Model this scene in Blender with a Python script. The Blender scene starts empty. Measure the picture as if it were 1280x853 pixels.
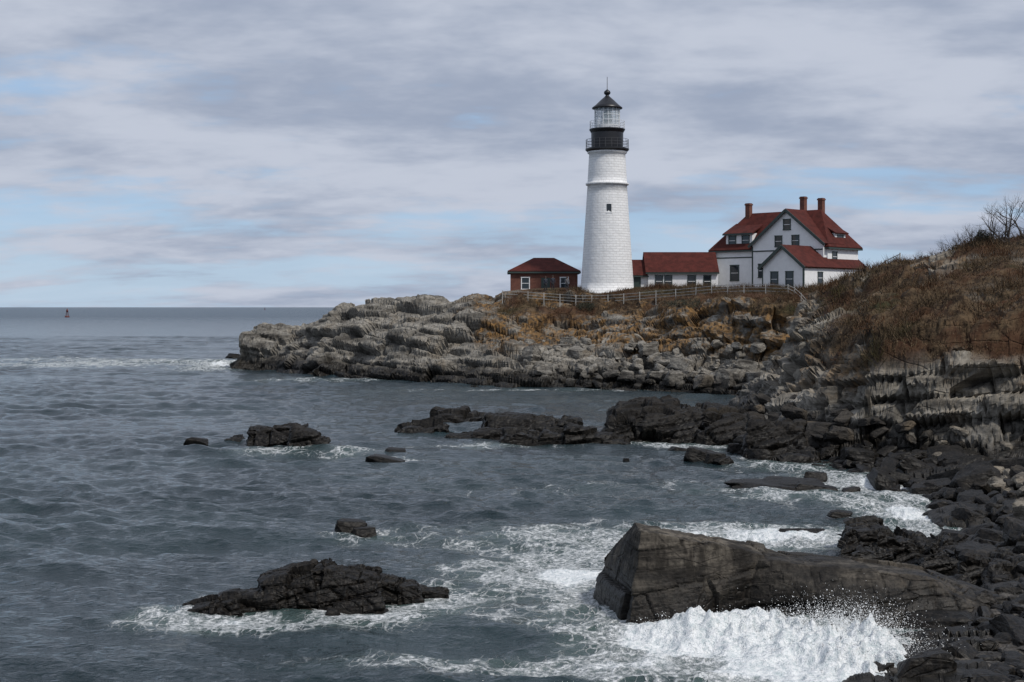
import bpy, bmesh, math, random
import numpy as np
from mathutils import Vector, Matrix
random.seed(7); RNG=np.random.default_rng(7)
H=8.5; F=1750.0
def P(px,py,Y): return ((px-640)*Y/F, Y, H-(py-384)*Y/F)
def W(px,py):
    Y=H*F/(py-384); return ((px-640)*Y/F, Y, 0.0)
scene=bpy.context.scene
scene.view_settings.view_transform='Standard'; scene.view_settings.look='None'; scene.view_settings.exposure=0
# ------------------------------------------------------------------ numpy noise
def hsh(ix,iy,iz,seed=0):
    h=(ix.astype(np.int64)*374761393+iy.astype(np.int64)*668265263+iz.astype(np.int64)*2147483647+seed*1274126177)&0xffffffff
    h=((h^(h>>13))*1274126177)&0xffffffff
    h=((h^(h>>16))*2246822519)&0xffffffff
    h=h^(h>>15)
    return (h&0xffffff)/float(0x1000000)
def vn(x,y,z,seed=0):
    x0=np.floor(x);y0=np.floor(y);z0=np.floor(z)
    fx=x-x0;fy=y-y0;fz=z-z0
    fx=fx*fx*(3-2*fx);fy=fy*fy*(3-2*fy);fz=fz*fz*(3-2*fz)
    r=0
    for i in (0,1):
        for j in (0,1):
            for k in (0,1):
                w=(fx if i else 1-fx)*(fy if j else 1-fy)*(fz if k else 1-fz)
                r=r+w*hsh(x0+i,y0+j,z0+k,seed)
    return r*2-1
def fbm(x,y,z,o=4,seed=0):
    r=0;a=1;s=1
    for i in range(o):
        r=r+a*vn(x*s+i*17.3,y*s,z*s,seed+i);a*=.5;s*=2.03
    return r
def sst(a,b,x):
    t=np.clip((x-a)/(b-a),0,1); return t*t*(3-2*t)
def bricks(q,a,b,c,seed,tilt=.9):
    i2=np.floor(q[:,2]/c)
    x=q[:,0]/a+hsh(i2,i2*0,i2*0,seed)*3.1
    i0=np.floor(x)
    y=q[:,1]/b+hsh(i2,i0,i2*0,seed+3)*2.7
    i1=np.floor(y)
    d=hsh(i0,i1,i2,seed+9)-.5
    tx=(hsh(i0,i1,i2,seed+21)-.5)*(x-i0-.5)
    ty=(hsh(i0,i1,i2,seed+22)-.5)*(y-i1-.5)
    fx=np.minimum(x-i0,1-(x-i0))*a;fy=np.minimum(y-i1,1-(y-i1))*b
    zc=q[:,2]/c-i2; fz=np.minimum(zc,1-zc)*c
    e=np.minimum(np.minimum(fx,fy),fz)
    return d+tilt*tx+tilt*ty,e
def strata(ax,dip):
    R=Matrix.Rotation(math.radians(dip),3,'Y')@Matrix.Rotation(math.radians(ax),3,'Z')
    return np.array(R)
def fracture(Pn,Nn,amp,size,R,seed=1,fine=1.0,asp=(2.6,1.7,1.05),crease=.28):
    q=Pn@R.T
    wq=np.stack([fbm(q[:,0]/size*.3,q[:,1]/size*.3,q[:,2]/size*.3,2,seed+40+k) for k in range(3)],1)
    q=q+wq*size*.3*np.array([1,1,.5])
    d1,e1=bricks(q,asp[0]*size,asp[1]*size,asp[2]*size,seed)
    d2,e2=bricks(q+5.3,1.15*size,.8*size,.38*size*min(1,asp[2]),seed+100)
    d=d1*1.15+d2*.42*fine
    d-= crease*(1-sst(0,.08*size,e1))+.12*(1-sst(0,.05*size,e2))*fine
    if fine>.5:
        d3,e3=bricks(q-3.1,.5*size,.36*size,.16*size,seed+200)
        d+=d3*.14
    d+=fbm(Pn[:,0]/size*2,Pn[:,1]/size*2,Pn[:,2]/size*2,3,seed+300)*.05
    a=amp[:,None] if isinstance(amp,np.ndarray) else amp
    return Pn+Nn*(d[:,None]*a*size)
# ------------------------------------------------------------------ mesh helpers
COL=scene.collection
def mesh_np(name,v,f,mat=None,smooth=False,parent=None):
    me=bpy.data.meshes.new(name)
    v=np.asarray(v,dtype=np.float32); f=np.asarray(f,dtype=np.int32)
    n=f.shape[1]
    me.vertices.add(len(v)); me.vertices.foreach_set('co',v.ravel())
    me.loops.add(f.size); me.loops.foreach_set('vertex_index',f.ravel())
    me.polygons.add(len(f)); me.polygons.foreach_set('loop_start',np.arange(0,f.size,n,dtype=np.int32))
    me.polygons.foreach_set('loop_total',np.full(len(f),n,dtype=np.int32))
    me.update(calc_edges=True)
    me.polygons.foreach_set('use_smooth',np.full(len(f),smooth))
    if mat: me.materials.append(mat)
    o=bpy.data.objects.new(name,me); COL.objects.link(o)
    if parent: o.parent=parent
    return o
def attr(o,name,vals):
    a=o.data.attributes.new(name,'FLOAT','POINT'); a.data.foreach_set('value',np.asarray(vals,dtype=np.float32))
def empty(name,loc,rz=0):
    o=bpy.data.objects.new(name,None); o.location=loc; o.rotation_euler[2]=rz; COL.objects.link(o); return o
def poly(name,verts,faces,mat,parent=None,solid=0,smooth=False):
    me=bpy.data.meshes.new(name); me.from_pydata([tuple(v) for v in verts],[],faces); 
    bm=bmesh.new(); bm.from_mesh(me); bmesh.ops.recalc_face_normals(bm,faces=bm.faces); bm.to_mesh(me); bm.free()
    me.materials.append(mat); me.polygons.foreach_set('use_smooth',[smooth]*len(me.polygons))
    o=bpy.data.objects.new(name,me); COL.objects.link(o)
    if parent: o.parent=parent
    if solid:
        m=o.modifiers.new('s','SOLIDIFY'); m.thickness=solid; m.offset=0
    return o
BF=[(0,1,2,3),(4,7,6,5),(0,4,5,1),(1,5,6,2),(2,6,7,3),(3,7,4,0)]
def box(name,x0,x1,y0,y1,z0,z1,mat,parent=None):
    return poly(name,[(x0,y0,z0),(x1,y0,z0),(x1,y1,z0),(x0,y1,z0),(x0,y0,z1),(x1,y0,z1),(x1,y1,z1),(x0,y1,z1)],BF,mat,parent)
def beam(name,a,b,w,h,mat,parent=None):
    a=Vector(a);b=Vector(b);d=(b-a).normalized();up=Vector((0,0,1))
    if abs(d.z)>.95: up=Vector((0,1,0))
    s=d.cross(up).normalized()*w/2;u=s.cross(d).normalized()*h/2
    vs=[a-s-u,a+s-u,a+s+u,a-s+u,b-s-u,b+s-u,b+s+u,b-s+u]
    return poly(name,vs,BF,mat,parent)
class Acc:
    def __init__(s): s.v=[];s.f=[];s.n=0
    def add(s,v,f):
        s.v.append(np.asarray(v,float)); s.f.append(np.asarray(f)+s.n); s.n+=len(v)
    def boxb(s,a,b,w,h):
        a=Vector(a);b=Vector(b);d=(b-a).normalized();up=Vector((0,0,1))
        if abs(d.z)>.95: up=Vector((0,1,0))
        e=d.cross(up).normalized()*w/2;u=e.cross(d).normalized()*h/2
        s.add([a-e-u,a+e-u,a+e+u,a-e+u,b-e-u,b+e-u,b+e+u,b-e+u],[(3,2,1,0),(5,6,7,4),(1,5,4,0),(2,6,5,1),(3,7,6,2),(0,4,7,3)])
    def make(s,name,mat,parent=None,smooth=False): return mesh_np(name,np.concatenate(s.v),np.concatenate(s.f),mat,smooth,parent)
def lathe(name,prof,mat,parent=None,seg=64,smooth=True):
    v=[];f=[]
    for r,z in prof:
        for i in range(seg):
            a=2*math.pi*i/seg; v.append((r*math.cos(a),r*math.sin(a),z))
    for j in range(len(prof)-1):
        for i in range(seg):
            k=(i+1)%seg; f.append((j*seg+i,j*seg+k,(j+1)*seg+k,(j+1)*seg+i))
    return mesh_np(name,v,f,mat,smooth,parent)
# ------------------------------------------------------------------ materials
def newmat(name):
    m=bpy.data.materials.new(name); m.use_nodes=True; nt=m.node_tree
    b=nt.nodes['Principled BSDF']; return m,nt,b
class NB:
    def __init__(s,nt): s.nt=nt
    def n(s,t,**k):
        o=s.nt.nodes.new(t)
        for a,b in k.items(): setattr(o,a,b)
        return o
    def l(s,a,b): s.nt.links.new(a,b)
    def math(s,op,a,b=None,c=None,clamp=False):
        o=s.nt.nodes.new('ShaderNodeMath'); o.operation=op; o.use_clamp=clamp
        for i,x in enumerate((a,b,c)):
            if x is None: continue
            if isinstance(x,(int,float)): o.inputs[i].default_value=x
            else: s.l(x,o.inputs[i])
        return o.outputs[0]
    def mix(s,f,a,b):
        o=s.nt.nodes.new('ShaderNodeMix'); o.data_type='RGBA'
        for i,x in ((0,f),(6,a),(7,b)):
            if isinstance(x,(int,float)): o.inputs[i].default_value=x
            elif isinstance(x,tuple): o.inputs[i].default_value=x if len(x)==4 else (*x,1)
            else: s.l(x,o.inputs[i])
        return o.outputs[2]
    def ramp(s,x,a,b,c=0.0,d=1.0,smooth=True):
        o=s.nt.nodes.new('ShaderNodeMapRange'); o.interpolation_type='SMOOTHSTEP' if smooth else 'LINEAR'
        s.l(x,o.inputs[0])
        for i,k in enumerate((a,b,c,d)):
            o.inputs[i+1].default_value=k
        return o.outputs[0]
    def noise(s,vec,scale,detail=4,rough=.55,dist=0):
        o=s.n('ShaderNodeTexNoise'); s.l(vec,o.inputs['Vector']); o.inputs['Scale'].default_value=scale
        o.inputs['Detail'].default_value=detail;o.inputs['Roughness'].default_value=rough;o.inputs['Distortion'].default_value=dist
        return o.outputs[0]
    def mapping(s,vec,rot=(0,0,0),scale=(1,1,1)):
        o=s.n('ShaderNodeMapping'); s.l(vec,o.inputs[0]); o.inputs['Rotation'].default_value=rot;o.inputs['Scale'].default_value=scale
        return o.outputs[0]
def simple(name,col,rough=.7,noise=0,nscale=4,bump=0,metal=0):
    m,nt,b=newmat(name); g=NB(nt)
    b.inputs['Roughness'].default_value=rough; b.inputs['Metallic'].default_value=metal
    geo=g.n('ShaderNodeNewGeometry').outputs['Position']
    nz=g.noise(geo,nscale,3,.6)
    f=g.ramp(nz,.3,.7)
    c0=tuple(max(0,x*(1-noise)) for x in col); c1=tuple(min(1,x*(1+noise*.6)) for x in col)
    g.l(g.mix(f,c0,c1),b.inputs['Base Color'])
    if bump:
        bp=g.n('ShaderNodeBump'); bp.inputs['Strength'].default_value=bump;bp.inputs['Distance'].default_value=.05
        g.l(nz,bp.inputs['Height']); g.l(bp.outputs[0],b.inputs['Normal'])
    return m
def rockmat(name,dark,light,wet0,wet1,sc=1.0,rot=(0.3,0.5,0.6),terrain=False,tint=(.15,.115,.075),crk=.6,wetcol=((.004,.0038,.0035),(.02,.017,.014)),streak=False):
    m,nt,b=newmat(name); g=NB(nt)
    pos=g.n('ShaderNodeNewGeometry').outputs['Position']
    st=g.mapping(pos,rot,(.35*sc,.6*sc,2.4*sc))
    n1=g.noise(pos,.35*sc,4,.6); n2=g.noise(pos,6*sc,4,.65); n3=g.noise(st,1.0,4,.62,.3)
    c=g.mix(g.ramp(g.math('ADD',g.math('MULTIPLY',n1,.5),g.math('MULTIPLY',n3,.5)),.38,.6),dark,light)
    c=g.mix(g.ramp(n1,.52,.68,0,.6),c,tint)
    c=g.mix(g.ramp(n2,.32,.6,.55,0),c,tuple(x*.3 for x in dark))
    if streak:
        sk=g.noise(g.mapping(pos,(0,0,0),(1.6,1.6,.22)),1.3,4,.65)
        c=g.mix(g.ramp(sk,.44,.62,0,.85),c,(.014,.012,.010))
    vo=g.n('ShaderNodeTexVoronoi',feature='DISTANCE_TO_EDGE')
    dv=g.n('ShaderNodeVectorMath',operation='ADD'); g.l(g.mapping(pos,rot,(.5*sc,.7*sc,1.5*sc)),dv.inputs[0])
    nn=g.n('ShaderNodeTexNoise'); g.l(pos,nn.inputs['Vector']); nn.inputs['Scale'].default_value=.5*sc; nn.inputs['Detail'].default_value=2
    sc2=g.n('ShaderNodeVectorMath',operation='SCALE'); sc2.inputs['Scale'].default_value=.5; g.l(nn.outputs[1],sc2.inputs[0]); g.l(sc2.outputs[0],dv.inputs[1])
    g.l(dv.outputs[0],vo.inputs['Vector']); vo.inputs['Scale'].default_value=1.0
    crack=g.math('MULTIPLY',g.ramp(vo.outputs[0],0,.035,1,0),g.ramp(n1,.4,.6))
    c=g.mix(g.math('MULTIPLY',crack,crk),c,tuple(x*.15 for x in dark))
    sep=g.n('ShaderNodeSeparateXYZ'); g.l(pos,sep.inputs[0])
    if terrain:
        ga=g.n('ShaderNodeAttribute',attribute_name='grass').outputs['Fac']
        oa=g.n('ShaderNodeAttribute',attribute_name='ochre').outputs['Fac']
        pa=g.n('ShaderNodeAttribute',attribute_name='pale').outputs['Fac']
        c=g.mix(g.math('MULTIPLY',pa,.5),c,g.mix(g.ramp(n3,.35,.68),(.05,.044,.036),(.30,.265,.21)))
        on=g.ramp(g.noise(pos,.45,4,.7),.38,.53)
        c=g.mix(g.math('MULTIPLY',g.math('MULTIPLY',oa,on),.85),c,g.mix(g.ramp(g.noise(pos,2.2,3),.35,.65),(.035,.022,.012),(.23,.125,.04)))
    z=g.math('ADD',sep.outputs[2],g.math('MULTIPLY',g.math('SUBTRACT',g.noise(pos,.5*sc,4,.65),.5),(wet1-wet0)*2.0))
    wet=g.ramp(z,wet0,wet1,1,0)
    c=g.mix(g.math('MULTIPLY',wet,.95),c,g.mix(g.ramp(n2,.4,.65),*wetcol))
    rough=g.math('SUBTRACT',.9,g.math('MULTIPLY',wet,.42))
    hgt=g.math('ADD',g.math('ADD',g.math('MULTIPLY',n2,.45),g.math('MULTIPLY',n3,.8)),g.math('MULTIPLY',crack,-.5))
    if terrain:
        gn=g.noise(pos,1.1,4,.75)
        gc=g.mix(g.ramp(gn,.36,.62),(.018,.012,.008),(.105,.072,.042))
        gc=g.mix(g.ramp(n1,.48,.6,0,.75),gc,(.066,.031,.017))
        gc=g.mix(g.ramp(g.noise(pos,.14,2,.6),.56,.68,0,.8),gc,(.036,.038,.016))
        c=g.mix(ga,c,gc)
        rough=g.math('MAXIMUM',rough,ga)
    g.l(c,b.inputs['Base Color']); g.l(rough,b.inputs['Roughness'])
    b.inputs['Specular IOR Level'].default_value=.2
    bp=g.n('ShaderNodeBump'); bp.inputs['Strength'].default_value=.75; bp.inputs['Distance'].default_value=.10/sc
    g.l(hgt,bp.inputs['Height']); g.l(bp.outputs[0],b.inputs['Normal'])
    return m
M_white=simple('white_clapboard',(.79,.80,.81),.6,.05,2)
M_green=simple('green_trim',(.03,.05,.045),.5,.1)
M_glass,nt,b=newmat('window_glass'); b.inputs['Base Color'].default_value=(.02,.028,.035,1); b.inputs['Roughness'].default_value=.05
M_black=simple('black_iron',(.009,.009,.012),.4,.2)
M_grey=simple('weathered_white_wood',(.38,.37,.35),.8,.3,3)
M_red=simple('red_shingles',(.075,.017,.013),.85,.35,1.3,.3)
nt=M_red.node_tree; g=NB(nt); b=nt.nodes['Principled BSDF']; b.inputs['Specular IOR Level'].default_value=.2
pos=g.n('ShaderNodeNewGeometry').outputs['Position']
sx=g.n('ShaderNodeSeparateXYZ'); g.l(pos,sx.inputs[0])
w=g.math('FRACT',g.math('MULTIPLY',sx.outputs[2],5.0))
prev=b.inputs['Base Color'].links[0].from_socket
c=g.mix(g.ramp(w,0,.25,.5,0),prev,(.022,.007,.006))
c=g.mix(g.ramp(g.noise(pos,9,3),.45,.7,0,.4),c,(.12,.036,.028))
g.l(c,b.inputs['Base Color'])
def brickmat(name,c1,c2,mort,sc):
    m,nt,b=newmat(name); g=NB(nt)
    tc=g.n('ShaderNodeNewGeometry').outputs['Position']; s=g.n('ShaderNodeSeparateXYZ'); g.l(tc,s.inputs[0])
    cb=g.n('ShaderNodeCombineXYZ'); g.l(g.math('ADD',s.outputs[0],s.outputs[1]),cb.inputs[0]); g.l(s.outputs[2],cb.inputs[1])
    bt=g.n('ShaderNodeTexBrick'); g.l(cb.outputs[0],bt.inputs['Vector']); bt.inputs['Scale'].default_value=sc
    bt.inputs['Color1'].default_value=(*c1,1);bt.inputs['Color2'].default_value=(*c2,1);bt.inputs['Mortar'].default_value=(*mort,1)
    g.l(g.mix(g.ramp(g.noise(tc,1.5,5),.4,.7,0,.5),bt.outputs[0],tuple(x*.5 for x in c1)),b.inputs['Base Color']); b.inputs['Roughness'].default_value=.85
    return m
M_brick=brickmat('brick',(.13,.042,.027),(.18,.06,.038),(.13,.09,.07),2.6)
M_tower,nt,b=newmat('whitewashed_stone'); g=NB(nt)
pos=g.n('ShaderNodeTexCoord').outputs['Object']; s=g.n('ShaderNodeSeparateXYZ'); g.l(pos,s.inputs[0])
ang=g.math('ARCTAN2',s.outputs[1],s.outputs[0]); cb=g.n('ShaderNodeCombineXYZ'); g.l(g.math('MULTIPLY',ang,2.8),cb.inputs[0]); g.l(s.outputs[2],cb.inputs[1])
bt=g.n('ShaderNodeTexBrick'); g.l(cb.outputs[0],bt.inputs['Vector']); bt.inputs['Scale'].default_value=1.15; bt.inputs['Mortar Size'].default_value=.03
bt.inputs['Color1'].default_value=(.82,.82,.82,1);bt.inputs['Color2'].default_value=(.70,.71,.72,1);bt.inputs['Mortar'].default_value=(.58,.58,.58,1);bt.inputs['Brick Width'].default_value=.9;bt.inputs['Row Height'].default_value=.36
n=g.noise(pos,1.6,4,.65)
st=g.noise(g.mapping(pos,(0,0,0),(2.5,2.5,.25)),1.2,4,.7)
c=g.mix(g.ramp(st,.48,.72,0,.4),bt.outputs[0],(.45,.45,.43))
c=g.mix(.4,c,(.84,.84,.84))
g.l(c,b.inputs['Base Color']); b.inputs['Roughness'].default_value=.65
bp=g.n('ShaderNodeBump'); bp.inputs['Strength'].default_value=.8;bp.inputs['Distance'].default_value=.08
g.l(g.math('ADD',n,g.math('MULTIPLY',bt.outputs[1],-.35)),bp.inputs['Height']); g.l(bp.outputs[0],b.inputs['Normal'])

# ------------------------------------------------------------------ terrain control points
pts=[]
def A(*a): pts.append(a)
wl=[(303,462),(330,463),(375,468),(420,470),(460,473),(540,478),(620,484),(700,485),(800,488),(880,492),(945,495)]
for a in wl:
    x,y,z=W(*a); A(x,y,0); A(x-.6,y-5,-3)
A(-41,193,-3);A(-39,200,-3);A(-30,207,-2);A(-15,214,-2);A(0,220,-2);A(20,232,-2);A(60,246,-2)
for a in [(307,414,191.5),(328,402,193),(350,402,194),(382,411,191),(402,397,188),(430,386,186),(460,381,184),(500,378,182),(545,378,180),(590,384,177),(612,375,172),(625,374,170),
 (309,440,190.8),(350,445,188),(400,430,178),(400,458,173.5),(450,405,179),(460,440,172),(500,408,172),(500,440,166),(550,402,169),(560,440,162),(600,418,163),(600,455,155),(640,398,165),(640,440,156),
 (700,462,151),(700,437,156),(700,412,162),(700,385,166.5),(700,368,169),(650,371,169),
 (780,465,147),(780,440,151),(780,414,156),(780,392,160),(780,368,165),
 (850,465,143),(850,440,146),(850,402,149),(850,375,156),
 (900,472,139.5),(900,455,142),(900,400,143.8),(900,382,146),(900,366,156),
 (960,472,136),(960,450,138.5),(960,395,140),(960,373,146),(1000,366,150)]: A(*P(*a))
for r in [(12,172,10.66),(0,174,10.5),(8,185,10.6),(30,168,10.6),(35,164,10.5),(26,184,10.6),(45,175,10.6),(60,180,10.8),(30,200,10),(60,215,9),(100,200,11),(100,150,12.5),(-8,190,8),(35,150,10.3)]: A(*r)
for a in [(962,505,105),(950,522,95),(978,478,122),(985,440,112),(1000,405,114),(1008,372,119),
 (970,528,88),(1040,538,82),(1100,545,78),(1180,550,76),(1280,555,74),(1400,555,73),
 (970,500,89),(1015,452,90),(1060,448,83.2),(1100,450,79.0),(1180,456,77.0),(1280,464,75.0),(1400,464,74.0),
 (1012,410,97),(1100,400,91),(1200,390,89),(1280,380,87),(1400,380,85),
 (1060,352,116),(1100,338,112),(1150,327,110),(1200,311,107),(1280,299,103),(1400,290,100)]: A(*P(*a))
for r in [(40,130,11.3),(60,130,12.5),(36,140,10.6),(55,105,14),(60,80,13),(80,100,14),(120,120,14),(60,60,11),(50,40,9),(120,60,12)]: A(*r)
bl=[(955,497),(938,508),(930,525),(900,545),(930,566),(990,576),(1060,583),(1100,602),(1165,625),(1180,655),(1200,700),(1190,760),(1135,815),(1100,853)]
for a in bl:
    x,y,z=W(*a); A(x,y,0); A(x-3.5,y-.5,-1.6)
for a in [(1150,568,72),(1280,592,63),(1280,650,51.5),(1280,720,42),(1280,800,34.4),(1240,830,32.8)]: A(*P(*a))
for r in [(26,62,2.0),(30,50,2.6),(25,40,2.0),(20,30,1.6),(40,70,5),(12,22,1.0),(8,14,2.5),(0,0,6.3),(-6,-4,6.2),(3,9,3.6),(0,18,-1),(-10,12,-2),(20,5,6)]: A(*r)
for r in [(-60,200),(-50,170),(-40,150),(-20,130),(0,125),(10,130),(-30,80),(-10,80),(-20,50),(0,50),(6,60),(8,70),(-10,30),(8,105),(0,100),(-60,230),(-20,240),(20,255),(-20,160),(2,35),(5,42),(12,120),(80,270)]: A(r[0],r[1],-4)
pts=np.array(pts,float)
def rk(d2): return np.sqrt(d2+.25)
XY=pts[:,:2]
K=rk(((XY[:,None]-XY[None])**2).sum(2)); n=len(pts)
KK=np.zeros((n+1,n+1)); KK[:n,:n]=K-np.eye(n)*.12; KK[:n,n]=1; KK[n,:n]=1
wts=np.linalg.solve(KK,np.append(pts[:,2],0))
def height(x,y):
    x=np.atleast_1d(np.asarray(x,float)).ravel(); y=np.atleast_1d(np.asarray(y,float)).ravel()
    o=np.empty(len(x))
    for i in range(0,len(x),50000):
        d=(x[i:i+50000,None]-XY[None,:,0])**2+(y[i:i+50000,None]-XY[None,:,1])**2
        o[i:i+50000]=rk(d)@wts[:n]+wts[n]
    return np.clip(o,-5,15)
ty=np.concatenate([np.linspace(-.9,-.3,20,endpoint=False),np.linspace(-.3,.385,900,endpoint=False),np.linspace(.385,1.1,90)])
Y0=np.exp(np.linspace(math.log(32),math.log(285),1500))-20
Y0=np.concatenate([np.linspace(-15,11.5,25),Y0])
YY,TT=np.meshgrid(Y0,ty,indexing='ij'); XX=TT*(np.maximum(YY,5)+8)
Z=height(XX,YY).reshape(XX.shape)
# re-sample every column by surface length so that cliffs get their share of vertices
NR=1120
zc_=np.maximum(Z,-1.2)
ds=np.sqrt(np.diff(YY,axis=0)**2+(1.3*np.diff(zc_,axis=0))**2)/(np.maximum(YY[1:],12)+14)
ds*=np.where(np.maximum(Z[1:],Z[:-1])>-1.1,1,.3)
S=np.concatenate([np.zeros((1,ds.shape[1])),np.cumsum(ds,axis=0)],0)
Sn=S/S[-1:]
ker=np.ones(9)/9
Sn=np.apply_along_axis(lambda r_:np.convolve(np.pad(r_,4,'edge'),ker,'valid'),1,Sn)
u=np.linspace(0,1,NR)
Yr=np.stack([np.interp(u,Sn[:,j],Y0) for j in range(len(ty))],1)
YY=Yr; TT=np.repeat(ty[None],NR,0); XX=TT*(np.maximum(YY,5)+8)
Z=height(XX,YY).reshape(XX.shape)
Pg=np.stack([XX,YY,Z],2)
def normals(G):
    du=np.gradient(G,axis=1); dv=np.gradient(G,axis=0)
    N=np.cross(du,dv); N/=np.linalg.norm(N,axis=2,keepdims=True)+1e-9
    N[N[...,2]<0]*=-1
    return N.reshape(-1,3)
Nf=normals(Pg); Pf=Pg.reshape(-1,3)
x,y,z=Pf.T
nz=fbm(x*.15,y*.15,z*.15,3,5); nz2=fbm(x*.3,y*.3,z*.3,3,6)
bluffy=sst(135,120,y)
gr_b=sst(5.0,6.0,z+nz*.9)*bluffy*sst(.195,.235,x/np.maximum(y,20)+nz2*.012+sst(8.5,10.5,z)*.02)
gr_h=sst(7.2,8.4,z+nz*1.1)*sst(-3,1,x+nz*2)*(1-bluffy)
gr=np.clip(gr_b+gr_h,0,1)
out=sst(.26,.46,fbm(x*.25,y*.25,z*.35,3,77))
gr=gr*(1-out*.9*sst(.985,.9,Nf[:,2]))
och=sst(2.8,4.6,z+nz)*sst(-6,-1,x+nz2*3)*(1-bluffy)+.6*sst(2.5,5,z)*bluffy*sst(-.3,.4,nz2)
pale=sst(2.4,3.4,z+nz*.5)*bluffy*.9
flat=sst(.9,.985,Nf[:,2])*sst(9,10,z)
amp=(1-.85*gr)*(1-.85*flat)*sst(-3,0,z)
Nd=Nf.copy(); Nd[:,2]*=.75
half=y<132
Pn=Pf.copy()
vis=z>-2.5
i1=vis&half; i2=vis&~half
beach=sst(3.0,1.5,z); tip=1-.5*sst(-24,-32,x)
Pn[i1]=fracture(Pf[i1],Nd[i1],(amp*(.42-.2*beach))[i1],3.0,strata(12,6),71,.3,(1.4,1.3,.42),.42)
Pn[i2]=fracture(Pf[i2],Nd[i2],(amp*tip*.36)[i2],4.6,strata(-38,-28),81,.25,(4.2,1.1,.42),.35)
Pn[i1]=fracture(Pn[i1],Nd[i1],(amp*.33)[i1],1.2,strata(12,6),11,.8,(2.2,1.6,.6))
Pn[i2]=fracture(Pn[i2],Nd[i2],(amp*.30)[i2],1.9,strata(-38,-28),31,.7,(4.0,1.4,.5))
lump=(np.abs(fbm(x*.28,y*.28,z*.28,3,60))*1.1+np.abs(fbm(x*1.1,y*1.1,z*1.1,3,61))*.4-.35)*gr*(1-flat)
Pn[:,2]+=lump
ny,nx=XX.shape
idx=np.arange(ny*nx).reshape(ny,nx)
fc=np.stack([idx[:-1,:-1],idx[:-1,1:],idx[1:,1:],idx[1:,:-1]],2).reshape(-1,4)
keep=(Pn[:,2][fc]>-1.0).any(1); fc=fc[keep]
used=np.unique(fc); rm=np.full(len(Pn),-1); rm[used]=np.arange(len(used))
M_terr=rockmat('cliff_rock',(.075,.069,.06),(.31,.29,.255),.9,2.7,.5,(.35,-.5,.6),True,crk=.5)
terr=mesh_np('rocky_headland_terrain',Pn[used],rm[fc],M_terr)
for k,vv in (('grass',gr),('ochre',och),('pale',pale)): attr(terr,k,vv[used])
# ------------------------------------------------------------------ dry scrub
def blades(points,h,nb,wid,name,mat,spread=.35):
    n=len(points); T=n*nb
    b=np.repeat(points,nb,0)+np.c_[RNG.normal(0,spread*.5,T),RNG.normal(0,spread*.5,T),np.zeros(T)-.05]
    h=np.repeat(h,nb)*RNG.uniform(.4,1.1,T); a=RNG.uniform(0,6.28,T)
    lean=np.c_[RNG.normal(0,.5,T)*h,RNG.normal(0,.5,T)*h,h]
    s=np.c_[np.cos(a),np.sin(a),np.zeros(T)]*(wid*RNG.uniform(.6,1.4,T))[:,None]
    v=np.stack([b-s,b+s,b+lean*.55+s*.7,b+lean],1).reshape(-1,3)
    i=np.arange(T)*4
    f=np.concatenate([np.stack([i,i+1,i+2],1),np.stack([i,i+2,i+3],1)])
    return mesh_np(name,v,f,mat)
M_scrub,nt,b=newmat('dry_scrub'); g=NB(nt)
pos=g.n('ShaderNodeNewGeometry').outputs['Position']
c=g.mix(g.ramp(g.noise(pos,9,2),.35,.65),(.028,.018,.012),(.16,.115,.07))
c=g.mix(g.ramp(g.noise(pos,.3,2),.47,.6,0,.7),c,(.08,.038,.02))
c=g.mix(g.ramp(g.noise(pos,.17,2),.56,.66,0,.7),c,(.04,.043,.018))
g.l(c,b.inputs['Base Color']); b.inputs['Roughness'].default_value=.95; b.inputs['Specular IOR Level'].default_value=.1
cand=np.where((gr>.4)&(TT.ravel()>-.05)&(TT.ravel()<.6)&(y<172)&(y>55))[0]
area=np.maximum(y[cand],1.0); pr=area/area.sum()
sel=RNG.choice(cand,13000,p=pr)
hh=.12+.7*sst(.0,.7,fbm(Pn[sel,0]*.45,Pn[sel,1]*.45,Pn[sel,2]*.3,3,66))+RNG.uniform(0,.15,len(sel))
blades(Pn[sel],hh,14,.02,'dry_scrub',M_scrub,.7)

# ------------------------------------------------------------------ polyhedral boulders
def ico(sub):
    bm=bmesh.new(); bmesh.ops.create_icosphere(bm,subdivisions=sub,radius=1)
    v=np.array([p.co[:] for p in bm.verts]); f=np.array([[q.index for q in p.verts] for p in bm.faces]); bm.free(); return v,f
I3=ico(4); I2=ico(3); I1=ico(2)
def boulder(acc,c,size,asp,seed,big=False,rot=None,tilt=.25):
    r=np.random.default_rng(seed); v,f=(I3 if big else I2)
    k=r.integers(10,15); nn=r.normal(size=(k,3)); nn[:,2]*=.8
    nn=np.concatenate([nn,[[1,.2,0],[-1,.1,.2],[0,1,0],[.1,-1,.2],[.1,0,1],[0,0,-1]]]); nn/=np.linalg.norm(nn,axis=1,keepdims=True)
    d=np.r_[r.uniform(.62,1.0,k),r.uniform(.6,.85,6)]
    dt=v@nn.T; rr=np.where(dt>.05,d/np.maximum(dt,.05),9).min(1)
    q=v*rr[:,None]
    q*=1+.05*fbm(q[:,0]*4+seed,q[:,1]*4,q[:,2]*4,3,3)[:,None]
    q=q*np.array(asp)*size
    e=Matrix.Rotation(r.uniform(0,6.28) if rot is None else rot,3,'Z')@Matrix.Rotation(r.normal(0,tilt),3,'X')@Matrix.Rotation(r.normal(0,tilt),3,'Y')
    acc.add(q@np.array(e).T+np.array(c),f)
M_bdark=rockmat('beach_rock_wet',(.014,.013,.012),(.075,.067,.058),.7,2.3,1.6,(.2,.4,.1))
M_btan=rockmat('beach_rock_dry',(.08,.07,.058),(.28,.25,.205),.0,.8,1.6,(.2,.4,.1))
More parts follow.
